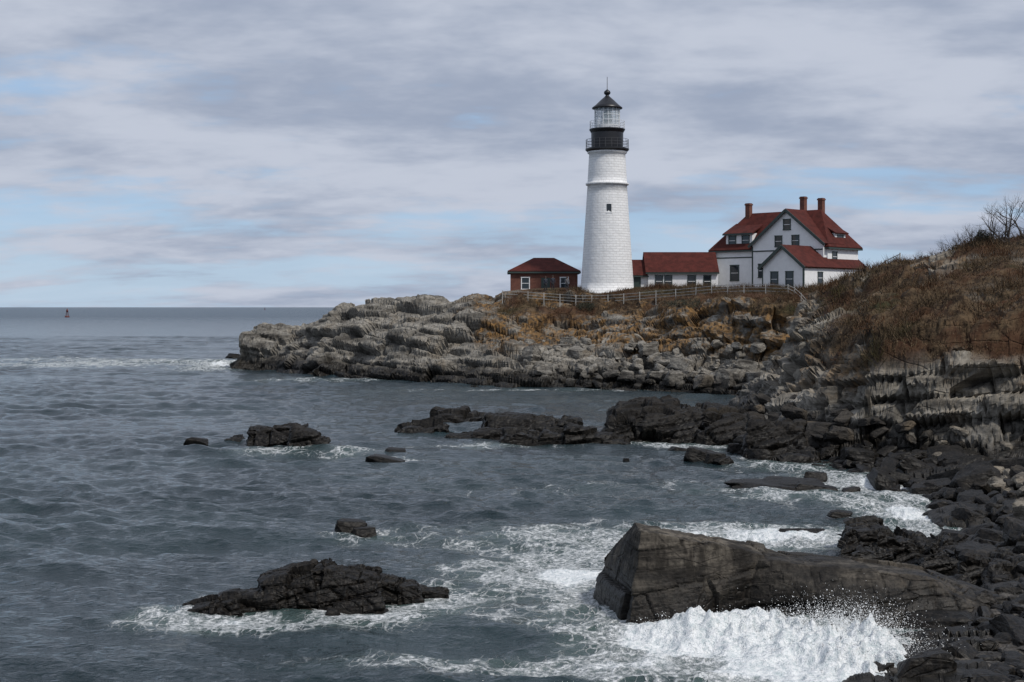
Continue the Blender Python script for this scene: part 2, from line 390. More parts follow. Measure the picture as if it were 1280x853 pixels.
M_blight=rockmat('boulder_rock',(.07,.064,.056),(.32,.30,.265),.6,2.2,1.2,(.2,.4,.1))
acc=Acc(); acc2=Acc(); acc3=Acc(); acct=Acc()
cnt=0; s=100
while cnt<820:
    Yb=random.uniform(30,92); px=random.uniform(930,1420); X=(px-640)*Yb/F
    h=height(X,Yb)[0]; s+=1
    if h<-.35 or h>2.6: continue
    sz=min(1.3,.18+.28*random.paretovariate(2.0)*.6)*(.6+.006*Yb)
    tan=(px>1165 and Yb>48 and h>.6 and random.random()<.55)
    boulder(acct if tan else acc,(X,Yb,h+sz*(.3 if tan else .15)),sz,(1.25*random.uniform(.7,1.4),random.uniform(.6,1.1),random.uniform(.35,.75)),s,sz>.8); cnt+=1
cnt=0
while cnt<1700:
    Yb=random.uniform(29,46); X=random.uniform(7,20); h=height(X,Yb)[0]; s+=1
    if h<-.15 or h>2: continue
    sz=random.uniform(.06,.22)
    r=np.random.default_rng(s); v,f=I1
    q=v*(1+.12*r.normal(size=(len(v),1)))*np.array([1.3,1,.6])*sz
    e=np.array(Matrix.Rotation(r.uniform(0,6.28),3,'Z')); acc3.add(q@e.T+np.array((X,Yb,h+sz*.3)),f); cnt+=1
acc.make('beach_boulders',M_bdark); acct.make('dry_beach_boulders',M_btan)
M_sh=rockmat('shingle_stone',(.02,.019,.018),(.14,.13,.12),-.2,.6,2.5,(.2,.4,.1))
acc3.make('shingle_beach_stones',M_sh)
cnt=0
while cnt<190:
    px=random.uniform(660,985); Yb=random.uniform(136,158); X=(px-640)*Yb/F
    h=height(X,Yb)[0]; s+=1
    if h<.2 or h>4.6: continue
    sz=random.uniform(.25,.8)*(1.8 if random.random()<.15 else 1)
    boulder(acc2,(X,Yb,h+sz*.25),sz,(1.4*random.uniform(.7,1.3),random.uniform(.7,1.1),random.uniform(.5,1.1)),s,sz>.8); cnt+=1
acc2.make('cliff_foot_boulders',M_blight)

# ------------------------------------------------------------------ rock clusters from hulls + voxel remesh
def cluster(name,hulls,voxel,mat,size,amp,R,seed,fine=1.0,asp=(2.6,1.7,1.05),pre=None):
    bm=bmesh.new()
    for h in hulls:
        t=bmesh.new()
        for p in h: t.verts.new(p)
        r=bmesh.ops.convex_hull(t,input=t.verts)
        bmesh.ops.delete(t,geom=list(set(q for q in r['geom_interior']+r['geom_unused'] if isinstance(q,bmesh.types.BMVert))),context='VERTS')
        m=bpy.data.meshes.new('t'); t.to_mesh(m); t.free(); bm.from_mesh(m); bpy.data.meshes.remove(m)
    me=bpy.data.meshes.new(name); bm.to_mesh(me); bm.free()
    o=bpy.data.objects.new(name,me); COL.objects.link(o)
    m=o.modifiers.new('r','REMESH'); m.mode='VOXEL'; m.voxel_size=voxel
    dg=bpy.context.evaluated_depsgraph_get(); ev=o.evaluated_get(dg)
    me2=bpy.data.meshes.new_from_object(ev); o.modifiers.clear(); o.data=me2; me2.name=name
    nv=len(me2.vertices); v=np.empty(nv*3,np.float32); me2.vertices.foreach_get('co',v); v=v.reshape(-1,3).astype(float)
    nn=np.array([q.vector[:] for q in me2.vertex_normals])
    if pre: v=fracture(v,nn,pre[1],pre[0],R,seed+500,.2,asp)
    v2=fracture(v,nn,amp,size,R,seed,fine,asp)
    me2.vertices.foreach_set('co',v2.astype(np.float32).ravel()); me2.update()
    me2.materials.clear(); me2.materials.append(mat)
    me2.polygons.foreach_set('use_smooth',np.zeros(len(me2.polygons),bool))
    return o
def blk(p0,p1,t0,t1,bot,D,j=.12):
    Yf=H*F/(bot-384); r=random.uniform
    o=[]
    for p,t in ((p0,t0),(p1,t1)):
        o.append(((p-640)*Yf/F,Yf,-.7))
        o.append(((p-640)*Yf/F,Yf+.05*D,.05+r(0,j)))
        a=Yf+.22*D; zt=H-(t-384)*(Yf+.6*D)/F
        pi=p+(8 if p==p0 else -8)
        o.append(((pi-640)*a/F,a,max(.1,zt*.85+r(-j,j))))
        a=Yf+.62*D; o.append(((pi-640)*a/F,a,max(.1,zt+r(-j,j)*.3)))
        a=Yf+D; o.append(((p-640)*a/F,a,-.7))
    return o
def low(p,z=-.7): return (p[0],p[1],z)
M_frock=rockmat('foreground_rock',(.026,.023,.02),(.165,.145,.118),.4,2.1,1.3,(.05,.12,-.1),crk=.5,tint=(.11,.085,.058),streak=True)
M_dark=rockmat('wet_ledge_rock',(.010,.0092,.0088),(.038,.034,.030),.6,2.4,1.5,(.3,.4,.2),tint=(.036,.029,.020))
fb=[P(742,745,41.2),P(785,783,37.2),P(850,782,37.3),P(930,768,38.4)]
h1=[P(742,745,41.2),P(752,694,41.4),P(785,783,37.2),P(792,649,39.6),P(800,662,37.9),P(868,663,40.0),P(890,678,38.2),P(955,681,40.6),P(955,694,38.7),P(850,782,37.3),P(930,770,38.4)]+[low(p) for p in fb]+[(3.2,44,-.7),(8,44,-.7)]
fb=[P(930,770,38.4),P(1040,768,38.4),P(1100,787,36.8),P(1240,778,37.2)]
h2=[P(945,684,40.6),P(950,700,38.5),P(1060,696,40.6),P(1070,710,38.2),P(1150,708,40.0),P(1160,722,37.7),P(1250,743,39.2),P(1258,762,38.2)]+fb+[low(p) for p in fb]+[(7,43.5,-.7),(14,42.5,-.7)]
cluster('large_foreground_rock',[h1,h2],.042,M_frock,.8,.11,strata(-8,6),5,.8,(2.6,2.6,1.2),(2.2,.07))
cluster('dark_shore_ledge',[blk(1048,1110,650,648,700,4),blk(1090,1190,652,668,705,4),blk(1150,1245,664,696,722,4),blk(1200,1300,686,702,745,4),blk(1060,1130,670,678,715,2.5),blk(1230,1330,698,712,760,4),blk(990,1060,664,666,671,1.0)],.06,M_dark,.7,.4,strata(-10,14),15,pre=(1.6,.25),asp=(2.4,1.4,.8))
cluster('sea_rock_ledge',[blk(222,305,762,738,771,1.6),blk(268,350,744,736,769,1.8),blk(322,400,722,702,767,2.4),blk(356,425,706,692,764,3.0),blk(395,480,698,712,766,2.4),blk(440,530,714,720,756,2),blk(490,562,722,736,748,1.4)],.04,M_dark,.5,.30,strata(15,10),25,pre=(1.2,.16),asp=(2.4,1.3,.8))
cluster('sea_rock',[blk(280,312,546,543,553,2.2),blk(303,395,529,526,559,4.5),blk(360,418,531,549,564,3)],.09,M_dark,.9,.3,strata(15,12),35,pre=(2.2,.15))
cluster('tidal_rock_shelf',[blk(495,565,531,528,543,3),blk(550,640,533,530,550,4),blk(620,738,532,541,556,4),blk(540,640,514,513,530,5),blk(600,735,514,526,540,5),blk(700,792,529,544,556,3)],.13,M_dark,1.2,.3,strata(10,8),45,pre=(3,.14),asp=(2.6,1.4,.7))
cluster('shore_rock_shelf',[blk(765,850,506,506,546,8),blk(800,885,508,514,552,8),blk(850,940,502,508,532,9),blk(758,800,522,518,552,4),blk(880,965,514,526,556,9),blk(930,1010,518,528,575,8)],.13,M_dark,1.3,.34,strata(-20,14),55,pre=(3.2,.2),asp=(2.6,1.4,.7))
acc=Acc()
small=[(245,551,13,4),(480,574,22,4),(494,563,14,3),(437,658,20,9),(452,664,14,6),(783,575,4,3),(878,568,18,8),(893,572,12,6),(1000,666,28,4),(1052,641,14,3),(960,608,40,3),(992,607,34,4),(940,606,26,3),(1020,596,14,6),(850,562,12,3),(905,575,12,4),(1065,612,10,3),(1180,632,16,7),(1018,608,24,4),(292,445,9,3),(1120,760,14,8),(415,765,10,5),(955,566,22,8),(998,572,16,7),(925,560,14,6)]
for i,(px,py,hw,hh) in enumerate(small):
    x,y,_=W(px,py+hh); sc=y/F
    boulder(acc,(x,y+hw*sc*.5,hh*sc*.1),1.0,(hw*sc*1.45,hw*sc*1.1,hh*sc*2.2),900+i,True,random.uniform(-.3,.3),.07)
acc.make('small_sea_rocks',M_dark)

# ------------------------------------------------------------------ sea
tw=np.concatenate([np.linspace(-3,-.42,60,endpoint=False),np.linspace(-.42,.42,900,endpoint=False),np.linspace(.42,3,60)])
Yw=np.exp(np.linspace(math.log(33),math.log(420),1150))-12
Yw=np.concatenate([np.linspace(0,20.8,12),Yw,np.exp(np.linspace(math.log(412),math.log(40000),160))])
YY,TT=np.meshgrid(Yw,tw,indexing='ij'); XX=TT*(YY+15)
x=XX.ravel(); y=YY.ravel()
dy=np.gradient(Yw); sp=np.repeat(dy,len(tw)); 
zz=np.zeros_like(x); dxx=np.zeros_like(x); dyy=np.zeros_like(x)
wrp=fbm(x*.05,y*.05,x*0,2,8)*1.2
gust=.72+.45*fbm(x*.05,y*.07,x*0+3,3,18)
for i in range(56):
    lam=.36*(9/.36)**(i/55.0)*random.uniform(.9,1.1)
    th=math.radians(random.gauss(250,30)); k=2*math.pi/lam
    a=.0102*lam**.70*random.uniform(.7,1.2)
    fade=np.clip((lam/sp-2.4)/2.2,0,1)
    ph=k*(x*math.cos(th)+y*math.sin(th))+random.uniform(0,6.28)+wrp
    zz+=a*fade*np.sin(ph); c=np.cos(ph)*a*.85*fade; dxx+=c*math.cos(th); dyy+=c*math.sin(th)
zz*=gust; dxx*=gust; dyy*=gust
foam=np.zeros_like(x); crash=np.zeros_like(x)
blobs=[(960,805,180,38,1.15),(1060,832,120,40,1.2),(1000,848,130,26,1.0),(860,805,90,24,.9),(730,740,90,60,.62),(640,715,120,30,.46),(620,668,150,16,.42),(750,690,90,40,.52),(880,668,100,13,.78),(1000,672,90,10,1),(1130,645,65,24,1.15),(1080,603,90,12,.9),(1160,620,45,14,1),(980,582,90,8,.55),(880,560,50,7,.45),(300,779,140,13,.78),(470,764,100,14,.78),(190,772,45,10,.65),(560,748,60,16,.55),(300,745,60,10,.5),(285,457,45,7,1),(90,456,150,4,.6),(200,451,100,3,.5),(60,449,90,2.5,.45),(440,566,40,6,.45),(340,564,60,5,.5),(240,557,25,3,.5),(620,557,100,4,.45),(830,553,80,5,.5),(450,672,45,8,.45),(780,610,260,12,.24),(700,830,180,20,.44),(470,830,200,16,.26),(400,475,120,2.5,.4),(650,488,200,2.5,.35),(1000,620,110,10,.5),(1100,680,60,12,.6),(500,575,40,5,.35)]
for (px,py,rx,ry,s_) in blobs:
    cx,cy,_=W(px,py); ax=rx*cy/F; ay=ry*cy*cy/(H*F)
    foam+=s_*np.exp(-(((x-cx)/ax)**2+((y-cy)/ay)**2)*1.1)
for (px,py,rx,ry,s_) in [(950,798,130,20,.8),(1060,808,80,34,1.0),(1090,840,70,20,.7),(880,800,60,12,.5),(1130,645,60,18,.4),(1010,672,70,8,.3),(285,457,40,6,1.0)]:
    cx,cy,_=W(px,py); ax=rx*cy/F; ay=ry*cy*cy/(H*F)
    crash+=s_*np.exp(-(((x-cx)/ax)**2+((y-cy)/ay)**2)*1.2)
foam=foam*(1+.4*fbm(x*.5,y*.5,x*0,3,92))
b1=np.abs(fbm(x*.9,y*.9,x*0+.5,5,95)); b2=fbm(x*4,y*4,x*0,4,96)
zz+=crash*(.2+.34*b1+.16*b2)
zz+=np.clip(foam-.2,0,1)*.03*b2
V=np.stack([x+dxx,y+dyy,zz],1)
ny,nx=XX.shape; idx=np.arange(ny*nx).reshape(ny,nx)
fc=np.stack([idx[:-1,:-1],idx[:-1,1:],idx[1:,1:],idx[1:,:-1]],2).reshape(-1,4)
M_sea,nt,b=newmat('sea_water'); g=NB(nt)
pos=g.n('ShaderNodeNewGeometry').outputs['Position']
fa=g.n('ShaderNodeAttribute',attribute_name='foam').outputs['Fac']
b.inputs['IOR'].default_value=1.33; b.inputs['Specular IOR Level'].default_value=.5
sep=g.n('ShaderNodeSeparateXYZ'); g.l(pos,sep.inputs[0])
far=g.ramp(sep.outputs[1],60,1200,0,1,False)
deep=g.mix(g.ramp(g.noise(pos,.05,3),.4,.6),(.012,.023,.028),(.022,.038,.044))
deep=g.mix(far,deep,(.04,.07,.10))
deep=g.mix(g.ramp(fa,.05,.6),deep,(.05,.078,.074))
m2=g.mapping(pos,(0,0,.35),(1,.7,0))
nd=g.n('ShaderNodeTexNoise'); g.l(m2,nd.inputs['Vector']); nd.inputs['Scale'].default_value=.7; nd.inputs['Detail'].default_value=4
sc2=g.n('ShaderNodeVectorMath',operation='SCALE'); sc2.inputs['Scale'].default_value=1.3; g.l(nd.outputs[1],sc2.inputs[0])
ad=g.n('ShaderNodeVectorMath',operation='ADD'); g.l(m2,ad.inputs[0]); g.l(sc2.outputs[0],ad.inputs[1])
v1=g.n('ShaderNodeTexVoronoi',feature='DISTANCE_TO_EDGE'); g.l(ad.outputs[0],v1.inputs['Vector']); v1.inputs['Scale'].default_value=1.1
v2=g.n('ShaderNodeTexVoronoi',feature='DISTANCE_TO_EDGE'); g.l(ad.outputs[0],v2.inputs['Vector']); v2.inputs['Scale'].default_value=3.4
e=g.math('MINIMUM',v1.outputs[0],g.math('MULTIPLY',v2.outputs[0],1.5))
dens=g.math('SUBTRACT',g.math('ADD',fa,g.math('MULTIPLY',g.math('SUBTRACT',nd.outputs[0],.5),1.5)),.14)
thr=g.math('MULTIPLY',g.math('MAXIMUM',dens,0),.36)
lace=g.math('DIVIDE',g.math('SUBTRACT',thr,e),.10,clamp=True)
fn=g.noise(pos,6,4,.75)
solid=g.ramp(g.math('ADD',fa,g.math('MULTIPLY',g.math('SUBTRACT',fn,.5),.9)),.7,1.15)
fm=g.math('MAXIMUM',g.math('MULTIPLY',lace,g.ramp(fn,.35,.6,.15,.85)),solid)
fm=g.math('MULTIPLY',fm,g.ramp(fa,.04,.2))
fcol=g.mix(g.ramp(fn,.3,.6),(.48,.55,.57),(.85,.87,.88))
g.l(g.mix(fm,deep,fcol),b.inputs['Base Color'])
r=g.math('ADD',g.math('MULTIPLY',far,.25),.06)
g.l(g.math('ADD',g.math('MULTIPLY',fm,.6),r,clamp=True),b.inputs['Roughness'])
w1=g.noise(g.mapping(pos,(0,0,.3),(1,1.7,1)),2.4,4,.62,.2); w2=g.noise(g.mapping(pos,(0,0,.15),(.6,1.4,1)),.25,4,.7)
hh=g.math('ADD',g.math('MULTIPLY',w1,.15),g.math('MULTIPLY',g.math('MULTIPLY',w2,far),2.0))
hh=g.math('ADD',hh,g.math('MULTIPLY',g.math('MULTIPLY',fn,fm),.12))
bp=g.n('ShaderNodeBump'); bp.inputs['Strength'].default_value=1; bp.inputs['Distance'].default_value=1.0
g.l(hh,bp.inputs['Height']); g.l(bp.outputs[0],b.inputs['Normal'])
sea=mesh_np('sea_water',V,fc,M_sea,True); attr(sea,'foam',foam)
M_foam=simple('sea_foam',(.85,.87,.88),.6)
T=20000
which=RNG.random(T)
ctr=np.array([W(1050,803)[:2],W(950,794)[:2],W(1100,828)[:2],W(880,797)[:2]])
sg=np.array([[.8,.5,.36],[1.1,.35,.16],[.7,.5,.26],[.6,.3,.10]]); wi=np.searchsorted([.5,.75,.92],which)
p=np.c_[ctr[wi,0]+RNG.normal(0,1,T)*sg[wi,0],ctr[wi,1]+RNG.normal(0,1,T)*sg[wi,1],.2+np.abs(RNG.normal(0,1,T))*sg[wi,2]]
rad=RNG.uniform(.003,.009,T)*(1+RNG.random(T)**6*1.8)
tet=np.array([[1,1,1],[1,-1,-1],[-1,1,-1],[-1,-1,1]])*.7
v=(p[:,None]+tet[None]*rad[:,None,None]).reshape(-1,3); i=np.arange(T)*4
f=np.concatenate([np.stack([i,i+1,i+2],1),np.stack([i,i+3,i+1],1),np.stack([i,i+2,i+3],1),np.stack([i+1,i+3,i+2],1)])
mesh_np('sea_spray',v,f,M_foam)
# ------------------------------------------------------------------ lighthouse
LX,LY=P(759,0,172)[0],172; G0=10.5
lh=empty('lighthouse',(LX,LY,G0))
def zl(py): return H+(384-py)*172/F-G0
prof=[(3.35,-1),(3.3,0)]
zt=zl(232)
for i in range(13): t=i/12; prof.append((3.28+(2.42-3.28)*t,zt*t))
prof+=[(2.62,zt+.02),(2.66,zt+.22),(2.45,zt+.32)]
z2=zl(193)
for i in range(6): t=i/5; prof.append((2.42+(2.22-2.42)*t,zt+.34+(z2-zt-.34)*t))
prof+=[(2.4,z2+.08),(2.45,z2+.35),(2.2,z2+.4)]
lathe('tower',prof,M_tower,lh,72)
zg=zl(188)
lathe('gallery_deck',[(0,zg-.1),(2.3,zg-.35),(2.62,zg-.05),(2.68,zg),(2.68,zg+.16),(0,zg+.16)],M_black,lh,48,False)
zk=zl(163)
lathe('watch_room',[(1.95,zg+.1),(1.98,zk-.35),(2.15,zk-.05),(2.2,zk),(2.2,zk+.12),(0,zk+.12)],M_black,lh,48,False)
M_rail=simple('painted_railing',(.06,.06,.065),.5)
M_mull=simple('lantern_frame',(.62,.64,.66),.4)
def railing(nm,R,z0,hh,npost,rails,mat,th=.045):
    a=Acc()
    for i in range(npost):
        t=2*math.pi*i/npost; a.boxb((R*math.cos(t),R*math.sin(t),z0),(R*math.cos(t),R*math.sin(t),z0+hh),th,th)
    for rz in rails:
        for i in range(48):
            t=2*math.pi*i/48;u=2*math.pi*(i+1)/48
            a.boxb((R*math.cos(t),R*math.sin(t),z0+rz),(R*math.cos(u),R*math.sin(u),z0+rz),th*.8,th*.8)
    a.make(nm,mat,lh)
railing('gallery_railing',2.6,zg+.16,1.1,22,(1.1,.75,.4),M_rail)
railing('lantern_railing',2.12,zk+.12,.95,20,(.95,.6,.3),M_mull,.04)
zr=zl(136)
M_lg,nt,b=newmat('lantern_glass'); b.inputs['Base Color'].default_value=(.6,.68,.72,1); b.inputs['Roughness'].default_value=.08; b.inputs['Alpha'].default_value=.35
lathe('lantern_glass',[(1.5,zk+.2),(1.5,zr)],M_lg,lh,16,False)
lathe('lantern_base',[(1.55,zk+.1),(1.58,zk+.6),(1.5,zk+.62)],M_mull,lh,32,False)
a=Acc()
for i in range(16):
    t=2*math.pi*i/16; a.boxb((1.53*math.cos(t),1.53*math.sin(t),zk+.2),(1.53*math.cos(t),1.53*math.sin(t),zr),.07,.07)
for k in (1.2,1.8,2.3):
    for i in range(16):
        t=2*math.pi*i/16;u=2*math.pi*(i+1)/16
        a.boxb((1.53*math.cos(t),1.53*math.sin(t),zk+k),(1.53*math.cos(u),1.53*math.sin(u),zk+k),.06,.06)
a.make('lantern_bars',M_mull,lh)
M_lens=simple('beacon_lens',(.45,.5,.5),.15)
lathe('beacon_lens',[(0,zk+.3),(.45,zk+.5),(.62,zk+1.3),(.62,zk+1.7),(.4,zk+2.3),(0,zk+2.4)],M_lens,lh,24)
lathe('lantern_roof',[(1.5,zr-.06),(1.86,zr-.02),(1.88,zr+.1),(1.45,zr+.42),(.85,zr+1.0),(.4,zr+1.4),(.24,zr+1.55),(.2,zr+1.65),(.36,zr+1.78),(.42,zr+1.95),(.34,zr+2.15),(.12,zr+2.3),(.04,zr+2.4),(.03,zr+3.9),(0,zr+3.9)],M_black,lh,32)
wz=zl(262); rr=3.28+(2.42-3.28)*wz/zt
box('tower_window',-.24,.34,-rr-.02,-rr+.3,wz-.5,wz+.5,M_glass,lh)
box('tower_window_sill',-.32,.42,-rr-.08,-rr+.2,wz-.6,wz-.5,M_white,lh)
# ------------------------------------------------------------------ building helpers
def window(par,nm,cx,cz,w,h,face,pos,trim=M_green,bars=True):
    def bx(n,a0,a1,d0,d1,z0,z1,m):
        if face=='y-': box(n,a0,a1,pos-d1,pos-d0,z0,z1,m,par)
        else: box(n,pos+d0,pos+d1,a0,a1,z0,z1,m,par)
    bx(nm+'_glass',cx-w/2,cx+w/2,-.05,.02,cz-h/2,cz+h/2,M_glass)
    t=.11
    bx(nm+'_jamb_a',cx-w/2-t,cx-w/2,-.05,.07,cz-h/2,cz+h/2,trim); bx(nm+'_jamb_b',cx+w/2,cx+w/2+t,-.05,.07,cz-h/2,cz+h/2,trim)
    bx(nm+'_head',cx-w/2-t-.03,cx+w/2+t+.03,-.05,.1,cz+h/2,cz+h/2+t,trim); bx(nm+'_sill',cx-w/2-t-.03,cx+w/2+t+.03,-.05,.12,cz-h/2-t,cz-h/2,trim)
    if bars: bx(nm+'_bar',cx-w/2,cx+w/2,.021,.045,cz-.03,cz+.03,M_white)
def gable_roof_y(par,nm,x0,x1,y0,y1,ze,zr,mat,ov=.35,th=.16):
    xm=(x0+x1)/2; sl=(zr-ze)/((x1-x0)/2)
    a0=x0-ov;a1=x1+ov;zo=ze-ov*sl+.12; zr=zr+.12
    vs=[(a0,y0-ov,zo),(xm,y0-ov,zr),(a1,y0-ov,zo),(a0,y1,zo),(xm,y1,zr),(a1,y1,zo)]
    poly(nm,vs,[(0,1,4,3),(1,2,5,4)],mat,par,th)
    for i,(p,q) in enumerate(((0,1),(1,2))):
        a=Vector(vs[p]);b_=Vector(vs[q]); a.y-=.04;b_.y-=.04
        a.z-=.12;b_.z-=.12
        beam(nm+'_bargeboard_%d'%i,a,b_,.1,.34,M_green,par)
def pent(par,nm,x0,x1,y0,y1,z0,ze,zr,mat):
    xm=(x0+x1)/2
    vs=[(x0,y0,z0),(x1,y0,z0),(x1,y0,ze),(xm,y0,zr),(x0,y0,ze),(x0,y1,z0),(x1,y1,z0),(x1,y1,ze),(xm,y1,zr),(x0,y1,ze)]
    poly(nm,vs,[(0,1,2,3,4),(9,8,7,6,5),(0,5,6,1),(1,6,7,2),(2,7,8,3),(3,8,9,4),(4,9,5,0)],mat,par)
def hip_roof(par,nm,x0,x1,y0,y1,ze,zr,rx0,rx1,mat,ov=.4,th=.16):
    ym=(y0+y1)/2
    vs=[(x0-ov,y0-ov,ze),(x1+ov,y0-ov,ze),(x1+ov,y1+ov,ze),(x0-ov,y1+ov,ze),(rx0,ym,zr),(rx1,ym,zr)]
    poly(nm,vs,[(0,1,5,4),(1,2,5),(2,3,4,5),(3,0,4)],mat,par,th)
    for i,(p,q) in enumerate(((0,1),(1,2),(2,3),(3,0))): 
        a=Vector(vs[p]);c=Vector(vs[q]);a.z-=.14;c.z-=.14
        beam(nm+'_fascia_%d'%i,a,c,.09,.2,M_green,par)
# ---- keeper's house
hs=empty('keepers_house',(34.6,166,10.5),-math.radians(45))
box('main_walls',-18.4,-1,6.75,13.75,-1.5,5.35,M_white,hs)
hip_roof(hs,'main_roof',-18.4,-1,6.75,13.75,5.35,10.2,-15.2,-4.2,M_red)
pent(hs,'front_gable',-11.7,-1.2,6.1,10.2,-1.5,5.9,10.05,M_white)
gable_roof_y(hs,'front_gable_roof',-11.7,-1.2,6.1,10.25,5.9,10.1,M_red)
pent(hs,'wing_walls',-5.9,0,0,14,-1.5,2.9,5.25,M_white)
gable_roof_y(hs,'wing_roof',-5.9,0,0,14.05,2.9,5.3,M_red)
box('wing_corner_board',-.16,.03,-.03,.14,-1.4,2.75,M_green,hs); box('wing_corner_board_b',-5.93,-5.78,-.03,.1,-1.4,2.75,M_green,hs)
box('main_corner_board',-18.44,-18.26,6.71,6.9,-1.4,5.2,M_green,hs); box('gable_corner_board',-11.74,-11.56,6.06,6.2,-1.4,5.7,M_green,hs)
box('string_course',-18.42,-11.75,6.7,6.745,4.3,4.45,M_green,hs)
box('gable_string',-11.55,-1.3,6.04,6.095,5.0,5.16,M_green,hs)
window(hs,'attic_window',-6.45,8.3,.9,1.2,'y-',6.1)
for i,xx in enumerate((-7.7,-5.2)): window(hs,'upper_window_%d'%i,xx,6.25,.9,1.25,'y-',6.1)
for i,xx in enumerate((-10.2,)): window(hs,'gable_window_%d'%i,xx,2.6,.9,1.6,'y-',6.1)
for i,xx in enumerate((-14.9,)): window(hs,'ground_window_%d'%i,xx,2.4,1.2,1.9,'y-',6.75)
for i,xx in enumerate((-4.15,-2.0)): window(hs,'wing_window_%d'%i,xx,1.35,.9,1.7,'y-',0)
for i,yy in enumerate((3.5,)): window(hs,'wing_side_window_%d'%i,yy,1.5,.9,1.3,'x+',0)
for i,yy in enumerate((8.3,)): window(hs,'side_window_%d'%i,yy,4.2,.9,1.1,'x+',-1)
box('dormer_walls',-16.4,-12.3,6.95,9.6,5.6,7.5,M_white,hs)
poly('dormer_roof',[(-16.7,6.6,7.45),(-12,6.6,7.45),(-12,9.6,8.9),(-16.7,9.6,8.9)],[(0,1,2,3)],M_red,hs,.16)
beam('dormer_fascia',(-16.7,6.56,7.4),(-12,6.56,7.4),.08,.2,M_green,hs)
for i,xx in enumerate((-15.4,-13.3)): window(hs,'dormer_window_%d'%i,xx,6.6,1.0,1.1,'y-',6.95)
box('side_dormer_walls',-4,-1.5,9.2,11.6,5.6,7.2,M_white,hs)
poly('side_dormer_roof',[(-1.2,8.9,7.15),(-1.2,11.9,7.15),(-3.6,11.9,8.5),(-3.6,8.9,8.5)],[(0,1,2,3)],M_red,hs,.14)
window(hs,'side_dormer_window',10.4,6.45,1.2,.9,'x+',-1.5)
for i,(xx,yy,zt_) in enumerate(((-15,10.0,11.6),(-7.2,10.9,12.1),(-4.8,11.3,11.8))):
    box('chimney_%d'%i,xx-.33,xx+.33,yy-.33,yy+.33,7,zt_,M_brick,hs); box('chimney_cap_%d'%i,xx-.4,xx+.4,yy-.4,yy+.4,zt_-.28,zt_-.1,M_brick,hs)
# ---- annex
an=empty('white_annex_building',(13.9,180,10.5))
def gable_x(par,nm,x0,x1,y0,y1,z0,ze,zr,wall,roof,ov=.35):
    ym=(y0+y1)/2
    vs=[(x0,y0,z0),(x0,y1,z0),(x0,y1,ze),(x0,ym,zr),(x0,y0,ze),(x1,y0,z0),(x1,y1,z0),(x1,y1,ze),(x1,ym,zr),(x1,y0,ze)]
    poly(nm+'_walls',vs,[(0,1,2,3,4),(9,8,7,6,5),(0,5,6,1),(1,6,7,2),(2,7,8,3),(3,8,9,4),(4,9,5,0)],wall,par)
    sl=(zr-ze)/((y1-y0)/2); zo=ze-ov*sl+.1
    poly(nm+'_roof',[(x0-ov,y0-ov,zo),(x1+.1,y0-ov,zo),(x1+.1,ym,zr+.1),(x0-ov,ym,zr+.1),(x0-ov,y1+ov,zo),(x1+.1,y1+ov,zo)],[(0,1,2,3),(3,2,5,4)],roof,par,.16)
    beam(nm+'_gutter',(x0-ov,y0-ov-.05,zo-.08),(x1+.1,y0-ov-.05,zo-.08),.08,.18,M_green,par)
gable_x(an,'link',3.6,12.6,0,6,-1,2.6,5.0,M_white,M_red)
gable_x(an,'porch',.2,3.6,.4,5,-1,2.2,4.0,M_white,M_red)
for i,(xx,w_) in enumerate(((5.0,.8),(6.2,.8),(9.2,.9),(11.2,.8))): window(an,'annex_window_%d'%i,xx,1.3,w_,1.4,'y-',0)
box('annex_door',1.8,2.7,.35,.42,-.3,1.9,M_green,an)
# ---- brick house
bh=empty('brick_oil_house',(-.2,177,10.3))
box('brick_walls',0,8.5,0,6,-1,2.7,M_brick,bh)
hip_roof(bh,'hip_roof',0,8.5,0,6,2.7,4.45,3.0,5.6,M_red,.35)
window(bh,'window_0',1.9,1.2,.9,1.4,'y-',0,M_white); window(bh,'window_1',6.8,1.2,.9,1.4,'y-',0,M_white)
box('door',3.9,5.0,-.04,.05,-.4,1.9,M_green,bh)
# ------------------------------------------------------------------ fence
fp=[(628,169.5),(660,168.5),(700,167),(760,164),(820,160),(870,156),(930,151),(985,147),(1010,140),(1050,128),(1090,118),(1125,113)]
line=[np.array(((px-640)*y_/F,y_)) for px,y_ in fp]
posts=[];
for a_,b_ in zip(line[:-1],line[1:]):
    L=np.linalg.norm(b_-a_); k=max(1,int(round(L/2.3)))
    for i in range(k): posts.append(a_+(b_-a_)*i/k)
posts.append(line[-1]); posts=np.array(posts)
hz=height(posts[:,0],posts[:,1])
hz=np.convolve(np.pad(hz,2,'edge'),np.ones(5)/5,'valid')
a=Acc()
for i,(p_,z_) in enumerate(zip(posts,hz)):
    a.boxb((p_[0],p_[1],z_-.8),(p_[0],p_[1],z_+1.15),.09,.09)
    if i:
        for rz in (1.05,.7,.36): a.boxb((q_[0],q_[1],zq+rz),(p_[0],p_[1],z_+rz),.04,.055)
    q_=p_;zq=z_
a.make('post_and_rail_fence',M_grey)
